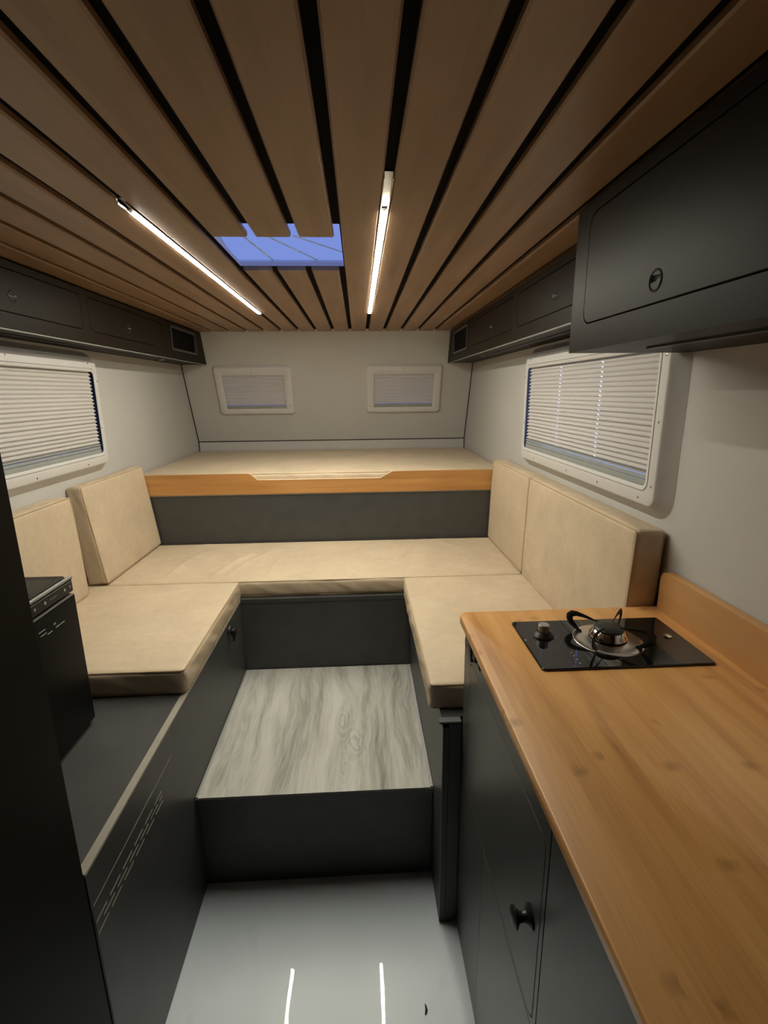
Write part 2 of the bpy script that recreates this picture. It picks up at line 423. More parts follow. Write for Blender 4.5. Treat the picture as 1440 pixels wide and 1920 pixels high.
# ------------------------------------------------------------------ the shell
bm = BM(); box(bm, WL - .05, WR + .05, YREAR, YB + .05, -.05, 0)
struct(obj('floor', bm, M['floor'], smooth=False))

SIDEWIN = (1.255, 2.245, 1.285, 1.640)      # opening of the side windows: y0 y1 z0 z1
for nm, fr in (('wall_left', FR_L), ('wall_right', FR_R)):
    bm = BM(); y0, y1, z0, z1 = SIDEWIN
    if nm == 'wall_left': y0, y1 = y0 + .03, y1 + .03
    inner = rrect(y0 - .02, y1 + .02, z0 - .02, z1 + .02, .03); outer = rrect(YREAR, YB + .05, -.02, 2.06, .001)
    loft(bm, fr, [(outer, -.05), (outer, 0), (inner, 0), (inner, -.05), (outer, -.05)])
    struct(obj(nm, bm, M['wall'], smooth=False))

bm = BM(); box(bm, WL - .05, WR + .05, YB, YB + .05, -.02, ZB)
struct(obj('wall_back_lower', bm, M['wall'], smooth=False))

BW = [(-.978, -.445, .21, .568), (.052, .587, .212, .568)]   # outer frames of the back windows (x0 x1 s0 s1)
bm = BM()
for (xa, xb), (a0, a1, b0, b1) in zip(((WL - .04, -.18), (-.18, WR + .04)), BW):
    inner = rrect(a0 + .045, a1 - .045, b0 + .04, b1 - .05, .01); outer = rrect(xa, xb, 0, .92, .0008)
    loft(bm, FR_B, [(outer, -.05), (outer, 0), (inner, 0), (inner, -.05), (outer, -.05)])
struct(obj('wall_back', bm, M['wall'], smooth=False))

bm = BM(); box(bm, WL, WR, YREAR - .05, YREAR, -.02, 2.0)
struct(obj('wall_rear', bm, M['rear'], smooth=False))
bm = BM(); frr = Frame((0, YREAR, 0), (1, 0, 0), (0, 0, 1), (0, 1, 0))
dl = rrect(-.36, .17, .02, 1.80, .04); loft(bm, frr, [(dl, .0005), (dl, .018), (rrect(-.355, .165, .025, 1.795, .036), .022)], cap_last=True)
d_ = struct(obj('door_1', bm, M['tall']))
bm = BM(); tube(bm, [(.10, YREAR + .02, 1.0), (.10, YREAR + .06, 1.0), (.02, YREAR + .06, 1.0)], .010, 10); obj('door_handle', bm, M['chrome'], d_)

# ceiling: black backing with the hatch hole, slats hung under it
HX0, HX1, HY0, HY1 = -.374, -.037, 1.345, 1.765
bm = BM()
fr = Frame((0, 0, 1.944), (1, 0, 0), (0, 1, 0), (0, 0, -1))
inner = rrect(HX0, HX1, HY0, HY1, .004); outer = rrect(WL, WR, YREAR, 3.46, .001)
loft(bm, fr, [(outer, 0), (inner, 0), (inner, -.012), (outer, -.012), (outer, 0)])
ceil = struct(obj('ceiling', bm, M['void'], smooth=False))
G0, PIT = -.924, .11
def slat(bm, x0, x1, y0, y1, y1top=None):
    b_ = .0035
    prof = [(x0, ZC + .013), (x0, ZC + b_), (x0 + b_, ZC), (x1 - b_, ZC), (x1, ZC + b_), (x1, ZC + .013)]
    def yy(z, yv): return yv
    A = [bm.verts.new((x, y0, z)) for x, z in prof]
    B = [bm.verts.new((x, (y1 if y1 is not None else yback(z) - .001), z)) for x, z in prof]
    for k in range(5): bm.faces.new((A[k], B[k], B[k + 1], A[k + 1]))
    bm.faces.new((A[5], B[5], B[0], A[0])); bm.faces.new(A); bm.faces.new(B[::-1])
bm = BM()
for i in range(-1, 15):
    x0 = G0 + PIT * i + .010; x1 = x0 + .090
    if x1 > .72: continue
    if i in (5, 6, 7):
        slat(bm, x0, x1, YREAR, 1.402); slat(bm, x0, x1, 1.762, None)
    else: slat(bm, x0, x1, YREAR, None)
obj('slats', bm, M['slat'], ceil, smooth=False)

# black joints between the back wall panels
bm = BM()
for p, q in (((WL + .003, YB - .003, ZB), (WR - .003, YB - .003, ZB)),):
    tube(bm, [p, q], .0032, 6)
struct(obj('trim_1', bm, M['black'], smooth=False))
for nm, x in (('trim_2', WL + .002), ('trim_3', WR - .002)):
    bm = BM(); tube(bm, [(x, YB - .002, 1.06), (x, YB - .002, ZB), (x, yback(1.93) - .003, 1.93)], .0042, 6)
    struct(obj(nm, bm, M['black'], smooth=False))

# ------------------------------------------------------------------ roof hatch (window in the ceiling)
bm = BM()
fr = Frame((0, 0, ZC), (1, 0, 0), (0, 1, 0), (0, 0, 1))
a = rrect(HX0 - .07, HX1 + .05, HY0 - .05, HY1 + .05, .01)
i0 = rrect(HX0 + .0008, HX1 - .0008, HY0 + .0008, HY1 - .0008, .004); i1 = rrect(HX0 - .030, HX1 + .012, HY0 - .01, HY1 + .003, .008)
loft(bm, fr, [(i0, .0146), (i0, .0265), (i1, .034), (a, .034), (a, .0268), (i0, .0268)])
hw = obj('window_5', bm, M['hatch'], angle=20); struct(hw)
bm = BM(); big = rrect(HX0 - .06, HX1 + .04, HY0 - .04, HY1 + .04, .02)
loft(bm, fr, [(big, .0345), (big, .0375), (rrect(HX0 - .04, HX1 + .02, HY0 - .02, HY1 + .02, .02), .0400)], cap_last=True, cap_first=True)
hp = obj('pane', bm, M['hatchglass'], hw)
HUBX, HUBY, RZ = -.352, 1.282, ZC + .0336
for p1, p2 in (((-.3745, 1.525), (-.394, 1.765)), ((-.3085, 1.52), (-.2680, 1.766)), ((-.240, 1.52), (-.1245, 1.766)), ((-.170, 1.51), (-.030, 1.683)), ((-.352, 1.36), (-.330, 1.52))):
    bm = BM(); tube(bm, [(p1[0], p1[1], RZ), (p2[0], p2[1], RZ)], .0030, 6, flat=((0, 0, 1), .5)); obj('rib', bm, M['rib'], hp, smooth=False)

# ------------------------------------------------------------------ windows
def window(name, fr, oy0, oy1, oz0, oz1, iy0, iy1, iz0, iz1, depth=.035, flare=.03, pleat=.0150, holes=(), blind_gap=.006, rail_h=.035, screws=(), ro=.03, ri=.018, lip=True, backset=.010, pdepth=.010):
    bm = BM()
    wall_l = rrect(oy0 - flare, oy1 + flare, oz0 - flare, oz1 + flare, ro + flare)
    o1 = rrect(oy0, oy1, oz0, oz1, ro); o2 = rrect(oy0 + .008, oy1 - .008, oz0 + .008, oz1 - .008, ro - .006)
    i1 = rrect(iy0, iy1, iz0, iz1, ri); i1b = rrect(iy0 + .002, iy1 - .002, iz0 + .002, iz1 - .002, ri)
    loops = [(wall_l, .0005), (o1, depth - .008), (rrect(oy0 + .003, oy1 - .003, oz0 + .003, oz1 - .003, ro - .002), depth - .002), (o2, depth)]
    if lip:
        g = .012
        g1 = rrect(iy0 - g, iy1 + g, iz0 - g, iz1 + g, ri + g); g2 = rrect(iy0 - g + .003, iy1 + g - .003, iz0 - g + .003, iz1 + g - .003, ri + g - .003)
        loops += [(g1, depth), (rrect(iy0 - g + .0012, iy1 + g - .0012, iz0 - g + .0012, iz1 + g - .0012, ri + g - .001), depth - .004), (g2, depth + .001)]
    ibig = rrect(iy0 - .014, iy1 + .014, iz0 - .014, iz1 + .014, ri + .008)
    loops += [(i1, depth + .0005), (i1b, depth - .0015), (i1b, depth - .004), (ibig, depth - .0045)]
    loft(bm, fr, loops)
    wobj = struct(obj(name, bm, M['frame'], angle=50))
    bm = BM(); loft(bm, fr, [(ibig, depth - .0048), (ibig, -.036)])
    obj('cassette', bm, M['black'], wobj, angle=50)
    # pleated blind, folded cloth
    bz0, bz1 = iz0 + .004 + rail_h, iz1 + .01
    W0 = depth - backset - .004; amp = pdepth
    ya, yb = iy0 + blind_gap, iy1 - blind_gap
    xs = [ya]
    for h in sorted(holes): xs += [h - .004, h + .004]
    xs.append(yb)
    npl = int(round((bz1 - bz0) / pleat)); bm = BM()
    rows = []
    for k in range(npl * 4 + 1):
        z = bz0 + (bz1 - bz0) * k / (npl * 4); w_ = W0 + (-amp / 2, 0, amp / 2, 0)[k % 4]
        jit = .0006 * sin(k // 2 * 1.7)
        rows.append((z + jit, w_))
    for k in range(len(rows) - 1):
        (z0_, w0_), (z1_, w1_) = rows[k], rows[k + 1]
        for j in range(len(xs) - 1):
            ishole = (j % 2 == 1)
            if ishole and k % 4 == 1: continue      # punched cord hole in every fold
            spans = ((0, 1),)
            for s0, s1 in spans:
                vs = [bm.verts.new(fr(xs[j + a_], z0_ + (z1_ - z0_) * t_, w0_ + (w1_ - w0_) * t_)) for a_, t_ in ((0, s0), (1, s0), (1, s1), (0, s1))]
                bm.faces.new(vs)
    bmesh.ops.remove_doubles(bm, verts=bm.verts, dist=1e-5)
    obj('blind', bm, M['blind'], wobj, smooth=True, angle=179, recalc=False)
    bm = BM()
    def fbox(a0, a1, b0, b1, c0, c1):
        p = [fr(a, b, c) for a in (a0, a1) for b in (b0, b1) for c in (c0, c1)]
        v = [bm.verts.new(x) for x in p]
        for f in ((0, 1, 3, 2), (4, 6, 7, 5), (0, 4, 5, 1), (2, 3, 7, 6), (0, 2, 6, 4), (1, 5, 7, 3)): bm.faces.new([v[i] for i in f])
    if rail_h > .03:
        fbox(ya, yb, iz0 - .004, iz0 + .006 + rail_h * .34, W0 - .006, W0 + .006)
        fbox(ya, yb, iz0 + .006 + rail_h * .40, iz0 + .004 + rail_h * .74, W0 - .006, W0 + .004)
        fbox(ya, yb, iz0 + .006 + rail_h * .79, iz0 + .004 + rail_h, W0 - .006, W0 + .006)
    else: fbox(ya, yb, iz0 - .004, iz0 + .003 + rail_h, W0 - .006, W0 + .006)
    obj('blind_rail', bm, M['rail'], wobj, smooth=False)
    bm = BM()
    fbox(iy0 - .01, iy1 + .01, iz0 - .01, iz1 + .01, -.036, -.032)
    obj('pane', bm, M['pane'], wobj, smooth=False)
    bm = BM()
    for a, b in screws:
        lathe(bm, [(.0034, 0), (.0034, .001), (.0015, .0016), (0, .0012)], fr(a, b, depth), tuple(fr.w), 10)
    if screws: obj('screws', bm, M['steel'], wobj)
    return wobj

scr = [(1.220, 1.623), (1.220, 1.46), (1.220, 1.294), (1.274, 1.256), (1.51, 1.256), (1.75, 1.256), (2.092, 1.256), (2.245, 1.40), (2.2, 1.672), (1.7, 1.672), (2.259, 1.60)]
window('window_1', FR_R, 1.202, 2.272, 1.236, 1.690, 1.248, 2.245, 1.287, 1.640, holes=(1.568, 1.893), screws=scr, blind_gap=.012)
window('window_2', FR_L, 1.242, 2.302, 1.240, 1.690, 1.285, 2.272, 1.289, 1.640, screws=[(y + .03, z) for y, z in scr], blind_gap=.012)
for nm, (a0, a1, b0, b1) in zip(('window_3', 'window_4'), BW):
    window(nm, FR_B, a0 + .008, a1 - .008, b0 + .008, b1 - .008, a0 + .056, a1 - .060, b0 + .048, b1 - .066, depth=.020, flare=.010,
           pleat=.012, rail_h=.024, blind_gap=-.006, screws=[(a0 + .26, b1 - .025), (a1 - .03, b0 + .07), (a0 + .03, b0 + .06)], ro=.022, ri=.006, lip=False, backset=.004, pdepth=.006)

# ------------------------------------------------------------------ overhead cabinets
def face_with_doors(bm, fr, u0, u1, v0, v1, doors, w=0, gap=.0022, r=.022, back=-.014):
    """flat face with rounded door openings; doors: list of (u0,u1,v0,v1)"""
    doors = sorted(doors); cuts = [u0] + [(doors[k][1] + doors[k + 1][0]) / 2 for k in range(len(doors) - 1)] + [u1]
    for k, d in enumerate(doors):
        o = rrect(cuts[k], cuts[k + 1], v0, v1, .0004); rr = d[4] if len(d) > 4 else r
        i = rrect(d[0] - gap, d[1] + gap, d[2] - gap, d[3] + gap, rr + gap); i2 = rrect(d[0], d[1], d[2], d[3], rr)
        loft(bm, fr, [(o, w), (i, w), (i, w + back)], cap_last=True)

def door(parent, fr, d, w=0, r=.022, pull=None, mat=None, t=.012, proud=.0006, part='door'):
    r = d[4] if len(d) > 4 else r
    bm = BM(); o = rrect(*d[:4], r); e = .0014; o2 = rrect(d[0] + e, d[1] - e, d[2] + e, d[3] - e, r - e * .5)
    loops = [(o, w - t), (o, w + proud - e), (o2, w + proud)]
    if pull:
        c = circle_like(o2, pull[0], pull[1], pull[2]); c2 = circle_like(o2, pull[0], pull[1], pull[2])
        loops += [(c, w + proud), (c2, w - .010)]
        loft(bm, fr, loops, cap_last=True)
    else: loft(bm, fr, loops, cap_last=True)
    dd = obj(part, bm, mat or M['cab'], parent, smooth=False)
    if pull:
        bm = BM(); pr = pull[2]
        o_ = fr(pull[0], pull[1], w + proud)
        lathe(bm, [(pr + .0025, 0), (pr + .0025, .001), (pr + .001, .0018), (pr - .001, .0008), (pr * .72, -.003), (pr * .4, -.0055), (0, -.0065)], o_, tuple(fr.w), 30)
        obj('finger_pull', bm, M['black'], dd)
    return dd

def downlight(parent, x, y, z):
    bm = BM(); lathe(bm, [(.017, 0), (.017, .003), (.013, .004), (.012, .001)], (x, y, z), (0, 0, -1), 24)
    d = obj('downlight', bm, M['brass'], parent)
    bm = BM(); lathe(bm, [(.012, .001), (.006, .0022), (0, .0024)], (x, y, z), (0, 0, -1), 20)
    obj('lens', bm, M['led_lens'], d)

def long_cabinet(name, label, xf, xw, side, y0, doors, vent, dlight):
    """wall cabinet running to the slanted back wall; xf face x, xw wall x, side=+1 when the room lies at +x of it"""
    z0, z1 = 1.730, 1.922
    bm = BM()
    xb = xw; zt = 1.9435
    # carcass: prism with a slanted end, open at the front face
    pts = [(y0, z0), (yback(z0) - .004, z0), (yback(z1) - .004, z1), (y0, z1)]
    fx = xf - side * .016
    A = [bm.verts.new((fx, y, z)) for y, z in pts]; B = [bm.verts.new((xb, y, z)) for y, z in pts]
    bm.faces.new(A); bm.faces.new(B[::-1])
    for k in range(4): bm.faces.new((A[k], A[(k + 1) % 4], B[(k + 1) % 4], B[k]))
    root = obj(name, bm, M['cab'], smooth=False)
    thing(root, label, 'cabinet')
    fr = Frame((xf, 0, 0), (0, 1, 0), (0, 0, 1), (side, 0, 0))
    bm = BM()
    face_with_doors(bm, fr, y0, 2.80, z0, z1, doors, back=-.0155)
    # vent cell
    vo = rrect(2.80, 3.40, z0, z1, .0004); vi = rrect(*vent, .012)
    # outer end follows the slanted wall
    vo = [(y if y < 3.1 else yback(z) - .004, z) for y, z in vo]
    loft(bm, fr, [(vo, 0), (vi, 0), (vi, -.0155)])
    # rim closing the edge of the front
    rim = [(y0, z0), (yback(z0) - .004, z0), (yback(z1) - .004, z1), (y0, z1)]
    loft(bm, fr, [(rim, 0), (rim, -.016)])
    obj('face_frame', bm, M['cab'], root, smooth=False)
    bm = BM(); vv = rrect(vent[0] - .003, vent[1] + .003, vent[2] - .003, vent[3] + .003, .014); v2 = rrect(vent[0] + .008, vent[1] - .008, vent[2] + .008, vent[3] - .008, .010)
    loft(bm, fr, [(vv, .0002), (vv, .0028), (v2, .0028), (v2, -.010)])
    vf = obj('vent_frame', bm, M['kit'], root)
    bm = BM(); loft(bm, fr, [(v2, -.0104), (v2, -.008)], cap_last=True)
    obj('vent_panel', bm, M['void'], vf, smooth=False)
    for d in doors:
        door(root, fr, d, pull=((d[0] + d[1]) / 2 - .03, (d[2] + d[3]) / 2 - .012, .015))
    # light channel under the cabinet
    bm = BM(); xc = xf - side * .085
    box(bm, xc - .006, xc + .006, y0, 2.62, z0 - .003, z0, 0)
    obj('light_channel', bm, M['black'], root, smooth=False)
    bm = BM(); xc = xf - side * .006
    box(bm, xc - .006, xc + .006, y0, yback(z0) - .01, z0 - .002, z0, 0)
    obj('bottom_edge', bm, M['rail'], root, smooth=False)
    downlight(root, *dlight)
    return root

DZ0, DZ1 = 1.778, 1.898
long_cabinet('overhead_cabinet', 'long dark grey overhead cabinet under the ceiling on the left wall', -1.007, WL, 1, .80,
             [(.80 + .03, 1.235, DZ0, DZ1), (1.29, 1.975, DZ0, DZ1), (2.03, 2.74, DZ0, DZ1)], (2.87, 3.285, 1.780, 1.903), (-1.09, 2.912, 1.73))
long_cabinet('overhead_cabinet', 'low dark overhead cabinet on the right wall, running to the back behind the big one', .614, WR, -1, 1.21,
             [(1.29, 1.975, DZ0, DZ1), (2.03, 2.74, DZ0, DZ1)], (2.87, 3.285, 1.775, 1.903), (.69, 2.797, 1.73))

# big cabinet at the right, nearer the camera
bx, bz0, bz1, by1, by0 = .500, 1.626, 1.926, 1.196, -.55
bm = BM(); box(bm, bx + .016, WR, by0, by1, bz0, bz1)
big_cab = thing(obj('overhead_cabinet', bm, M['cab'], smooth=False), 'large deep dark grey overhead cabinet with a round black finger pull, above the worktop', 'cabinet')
fr = Frame((bx, 0, 0), (0, 1, 0), (0, 0, 1), (-1, 0, 0))
bd = [(.465, 1.132, 1.682, 1.900, .028), (-.45, .36, 1.682, 1.900, .028)]
bm = BM(); face_with_doors(bm, fr, by0, by1, bz0, bz1, bd, back=-.0155)
rim = [(by0, bz0), (by1, bz0), (by1, bz1), (by0, bz1)]
loft(bm, fr, [(rim, 0), (rim, -.016)])
obj('face_frame', bm, M['cab'], big_cab, smooth=False)
door(big_cab, fr, bd[0], pull=(.864, 1.718, .016)); door(big_cab, fr, bd[1], pull=(-.05, 1.718, .016))
bm = BM(); box(bm, .592, .606, by0, 1.03, bz0 - .004, bz0)
obj('light_channel', bm, M['black'], big_cab, smooth=False)

# ------------------------------------------------------------------ LED strips in the slat gaps
def led(x, y0, y1, label, rail_to):
    root = empty('led_strip_light', (x, (y0 + y1) / 2, ZC))
    thing(root, label, 'light strip', 'lit LED strips set in the ceiling')
    bm = BM(); box(bm, x - .0078, x + .0078, y0, y1, ZC - .002, ZC + .004, .001, 1)
    obj('diffuser', bm, M['led'], root, smooth=False)
    bm = BM()
    for s in (-1, 1):
        box(bm, x + s * .0088 - .0008, x + s * .0088 + .0008, rail_to, y1 + .004, ZC - .0008, ZC + .012)
    box(bm, x - .009, x + .009, rail_to, y1 + .004, ZC + .0115, ZC + .0125)
    obj('channel', bm, M['alu'], root, smooth=False)
    bm = BM(); box(bm, x - .007, x + .007, y0 - .026, y0 - .002, ZC + .001, ZC + .006, .001, 1)
    tube(bm, [(x - .004, y0 - .03, ZC), (x - .001, y0 - .018, ZC - .001), (x + .004, y0 - .03, ZC), (x + .006, y0 - .045, ZC + .003)], .0011, 6)
    obj('connector', bm, M['edge'], root)
    return root
led(-.484 - .002, 1.245, 2.658, 'left lit LED strip in the ceiling, beside the roof hatch', 1.18)
led(.066, 1.222, 2.652, 'right lit LED strip in the ceiling, with bare channel at its near end', 1.04)

# ------------------------------------------------------------------ upholstery
def cushion(name, label, group, L, W, H, mat4, r=.022, crown=.006, bulge=.004, step=.0115, taper=0, folds=(), seed=0, cat='cushion', wob=.0016, top_piping=True, bottom_piping=True, pr=.0028, sag=0):
    """local box centred in x,y with z from 0 to H; mat4 places it"""
    sd = Vector((seed * 3.7, seed * 1.3, seed * 2.1))
    hx, hy = L / 2, W / 2
    def deform(p, n):
        x, y, z = p
        fx = 1 - min(1, abs(x) / hx) ** 4; fy = 1 - min(1, abs(y) / hy) ** 4
        q = Vector(p)
        if n.z > .5: q.z += crown * fx * fy - sag * (1 - fx * fy)
        fz = 1 - abs(2 * z / H - 1) ** 2
        if abs(n.x) > .3: q.x += math.copysign(bulge * fz * fy, n.x)
        if abs(n.y) > .3: q.y += math.copysign(bulge * fz * fx, n.y)
        nn = noise.noise(Vector(p) * 6 + sd) * wob * 1.6 + noise.noise(Vector(p) * 17 + sd * 2) * wob * .7
        # side wrinkles
        if abs(n.z) < .5:
            u = x if abs(n.y) > abs(n.x) else y
            nn += .0045 * fz * noise.noise(Vector((u * 16 + z * 22, z * 12, seed * 5.0)))
        if n.z < -.5: nn = 0
        q += n * nn
        if n.z > .5:
            for (x0, y0, x1, y1, h_, w_) in folds:
                dx, dy = x1 - x0, y1 - y0; l2 = dx * dx + dy * dy
                t = max(0, min(1, ((x - x0) * dx + (y - y0) * dy) / l2))
                cx_, cy_ = x0 + dx * t + .006 * sin(t * 7 + seed), y0 + dy * t
                dd = math.hypot(x - cx_, y - cy_)
                q.z += 1.7 * h_ * math.exp(-(dd / w_) ** 2) * (sin(pi * min(1, max(0, t * .9 + .05))) ** .5)
        return q
    def rounded(p):
        c = Vector((max(-hx + r, min(hx - r, p[0])), max(-hy + r, min(hy - r, p[1])), max(r, min(H - r, p[2]))))
        d = Vector(p) - c
        if d.length < 1e-9: return Vector(p), Vector((0, 0, 1))
        d.normalize(); return c + d * r, d
    bm = BM()
    nx, ny, nz = max(8, int(L / step)), max(8, int(W / step)), max(5, int(H / (step * .8)))
    def param(n_, a, b):
        # cluster near the edges so rounding is smooth
        out = []
        edge = [0, .12, .3, .55, .8, 1]
        e = [a + r * 1.0 * k for k in edge]; f = [b - r * 1.0 * k for k in edge][::-1]
        mid = [a + r + (b - a - 2 * r) * k / n_ for k in range(1, n_)]
        return e + mid + f
    X, Y, Z = param(nx, -hx, hx), param(ny, -hy, hy), param(nz, 0, H)
    cache = {}
    def V(x, y, z):
        k = (round(x, 5), round(y, 5), round(z, 5))
        if k not in cache:
            p, n = rounded((x, y, z)); cache[k] = bm.verts.new(deform(p, n))
        return cache[k]
    def grid(A, B, f, flip):
        for i in range(len(A) - 1):
            for j in range(len(B) - 1):
                vs = [f(A[i], B[j]), f(A[i + 1], B[j]), f(A[i + 1], B[j + 1]), f(A[i], B[j + 1])]
                if flip: vs.reverse()
                try: bm.faces.new(vs)
                except ValueError: pass
    grid(X, Y, lambda a, b: V(a, b, H), False); grid(X, Y, lambda a, b: V(a, b, 0), True)
    grid(X, Z, lambda a, b: V(a, -hy, b), False); grid(X, Z, lambda a, b: V(a, hy, b), True)
    grid(Y, Z, lambda a, b: V(hx, a, b), False); grid(Y, Z, lambda a, b: V(-hx, a, b), True)
    if taper:
        for v_ in bm.verts: v_.co.z *= 1 - taper * max(0, min(1, v_.co.y / W + .5))
    bm.transform(mat4)
    o = obj(name, bm, M['leather'], angle=80)
    thing(o, label, cat, group)
    def pipe(z, up):
        q = r * .29; pts = []
        base = subdiv_pts(rrect(-hx + q, hx - q, -hy + q, hy - q, max(.004, r * .8), 4), .03)
        for a, b in base:
            p, n = rounded((a * 1.0, b * 1.0, z)); 
            nn = Vector((a / hx * .0, 0, 0))
            pp = Vector((a, b, z - q * up))
            n2 = Vector((0, 0, up)); 
            # sample the deformation at the rounded edge
            pr_, nr = rounded((math.copysign(min(hx, abs(a) + .0), a), b, z))
            dz = crown * (1 - min(1, abs(a) / hx) ** 4) * (1 - min(1, abs(b) / hy) ** 4) * (1 if up > 0 else 0)
            pts.append(pp + Vector((0, 0, dz)) + Vector((math.copysign(1, a) if abs(a) > hx - q * 2 else 0, math.copysign(1, b) if abs(b) > hy - q * 2 else 0, up)) * .0006)
        bm2 = BM(); tube(bm2, pts, pr, 6, closed=True)
        if taper:
            for v_ in bm2.verts: v_.co.z *= 1 - taper * max(0, min(1, v_.co.y / W + .5))
        bm2.transform(mat4)
        obj('piping', bm2, M['piping'], o)
    if top_piping: pipe(H, 1)
    if bottom_piping: pipe(0, -1)
    return o

ZS, ZQ = .687, .760
def T(x, y, z): return Matrix.Translation((x, y, z))
# back bench cushion (local x along X, y along Y)
cxb, cyb = (WL + WR) / 2, (1.998 + 2.566) / 2
def wf(x0, y0, x1, y1, h=.004, w_=.012): return (x0 - cxb, y0 - cyb, x1 - cxb, y1 - cyb, h, w_)
cushion('seat_cushion', 'long tan seat cushion across the back bench below the bed', 'tan seat cushions', WR - WL - .008, .566, ZQ - ZS,
        T(cxb, cyb, ZS), seed=1, r=.016,
        folds=[wf(-.86, 2.08, -.80, 2.39, .006), wf(-.66, 2.05, -.56, 2.34, .007), wf(-.60, 2.07, -.44, 2.42, .005, .01), wf(-.42, 2.10, -.36, 2.36, .004),
               wf(.15, 2.20, .33, 2.54, .006), wf(.14, 2.28, .22, 2.52, .005), wf(.30, 2.36, .42, 2.50, .004, .02), wf(.38, 2.52, .50, 2.40, .004, .015)])
# left seat
lx0, lx1, ly0, ly1 = WL + .004, -.520, 1.300, 1.988
c0x, c0y = (lx0 + lx1) / 2, (ly0 + ly1) / 2
def lf(x0, y0, x1, y1, h=.004, w_=.015): return (x0 - c0x, y0 - c0y, x1 - c0x, y1 - c0y, h, w_)
cushion('seat_cushion', 'tan seat cushion on the left bench, beside the black cool box', 'tan seat cushions', lx1 - lx0, ly1 - ly0, .078, T(c0x, c0y, ZS), seed=2, r=.014,
        folds=[lf(-.86, 1.82, -.70, 1.92, .004), lf(-.95, 1.70, -.65, 1.62, .0025, .03), lf(-.9, 1.5, -.6, 1.46, .002, .04)])
# right seat
rx0, rx1, ry0, ry1 = .1765, WR - .004, 1.183, 1.992
c1x, c1y = (rx0 + rx1) / 2, (ry0 + ry1) / 2
def rf(x0, y0, x1, y1, h=.004, w_=.015): return (x0 - c1x, y0 - c1y, x1 - c1x, y1 - c1y, h, w_)
cushion('seat_cushion', 'long tan seat cushion on the right bench, running up to the wooden worktop', 'tan seat cushions', rx1 - rx0, ry1 - ry0, .076, T(c1x, c1y, ZS), seed=3, r=.014,
        folds=[rf(.20, 1.665, .44, 1.665, -.003, .008), rf(.22, 1.74, .32, 1.68, .004, .02), rf(.24, 1.52, .36, 1.50, -.003, .02), rf(.55, 1.72, .64, 1.76, .003)])

# backrests: local x = length (world y), local y = height, local z = thickness (towards room)
def backrest(label, y0, y1, xfb, xft, z0, h, side, seed, yaw=0, t=.078, folds=(), shear=0, taper=0):
    tilt = math.atan2(abs(xft - xfb), h)
    # axes
    out = Vector((side, 0, 0))
    up = (Vector((xft - xfb, 0, h))).normalized(); lng = Vector((0, 1, 0)); nrm = lng.cross(up)
    if nrm.dot(out) < 0: nrm = -nrm; 
    if lng.cross(up).dot(nrm) < 0: lng = -lng
    L = y1 - y0
    c = Vector((xfb, (y0 + y1) / 2, z0)) + up * h / 2 - nrm * t
    m = Matrix((( lng.x, up.x, nrm.x, c.x), (lng.y, up.y, nrm.y, c.y), (lng.z, up.z, nrm.z, c.z), (0, 0, 0, 1)))
    if yaw: m = T(*c) @ Matrix.Rotation(yaw, 4, 'Z') @ T(*(-c)) @ m
    if shear:
        sh = Matrix.Identity(4); sh[1][2] = shear; sh[1][3] = -shear * z0; m = sh @ m
    return cushion('backrest_cushion', label, 'tan backrest cushions', L, h, t, m, r=.013, seed=seed, crown=.004, bulge=.003, folds=folds, taper=taper)
backrest('far right tan backrest cushion, next to the wooden bed edge', 1.992, 2.560, .692, .704, .766, .425, -1, 5)
backrest('near right tan backrest cushion, standing behind the gas hob', 1.172, 1.982, .690, .702, .764, .428, -1, 6,
         folds=[(-.30, -.19, -.36, -.14, .006, .014), (-.2, -.1, -.1, .1, .002, .03), (.1, .1, .2, -.1, .002, .03)])
backrest('far left tan backrest cushion, next to the wooden bed edge', 1.988, 2.566, -1.066, -1.098, .768, .420, 1, 7, taper=.24)
backrest('near left tan backrest cushion, behind the black cool box', 1.260, 1.885, -1.086, -1.098, .768, .400, 1, 8)

# ------------------------------------------------------------------ bed platform
YU = 2.570
bed = empty('bed_platform', (cxb, YU + .5, 0)); thing(bed, 'raised bed platform with bamboo front edge and grey panel at the back wall', 'bed')
bm = BM(); box(bm, WL + .002, WR - .002, YU + .008, YU + .026, 0.688, 1.026)
obj('front_panel', bm, M['dark'], bed, smooth=False)
bm = BM(); box(bm, WL + .002, WR - .002, YU + .024, YB - .002, 1.00, 1.040)
obj('base_board', bm, M['dark'], bed, smooth=False)
# fascia with the shallow hand notch
zt, zn_ = 1.133, 1.101
prof = [(WL + .002, 1.026), (WR - .002, 1.026), (WR - .002, zt), (.172, zt), (.165, zt - .001), (.108, zn_), (.10, zn_ - .001), (-.528, zn_ - .001), (-.536, zn_), (-.572, zt - .001), (-.58, zt), (WL + .002, zt)]
bm = BM()
A = [bm.verts.new((x, YU, z)) for x, z in prof]; B = [bm.verts.new((x, YU + .018, z)) for x, z in prof]
bm.faces.new(A); bm.faces.new(B[::-1])
for k in range(len(A)): bm.faces.new((A[k], A[(k + 1) % len(A)], B[(k + 1) % len(A)], B[k]))
obj('fascia', bm, M['fascia'], bed, smooth=False)
bm = BM(); tube(bm, [(x, YU + .001, z) for x, z in prof[3:11]], .0022, 6)
obj('pale_edge_strip', bm, M['edgeband'], bed)
bm = BM(); box(bm, WL + .002, WR - .002, YU + .004, YU + .009, 1.020, 1.0255)
obj('fascia_foot_strip', bm, M['edge'], bed, smooth=False)  # pale strip along the lower edge of the fascia
cushion('mattress', 'thin tan mattress lying on the raised bed at the back', None, WR - WL - .01, 3.682 - (YU + .022), .092, T(cxb, (3.682 + YU + .022) / 2, 1.0405), r=.020,
        crown=.010, seed=9, cat='mattress', bottom_piping=False, step=.022)

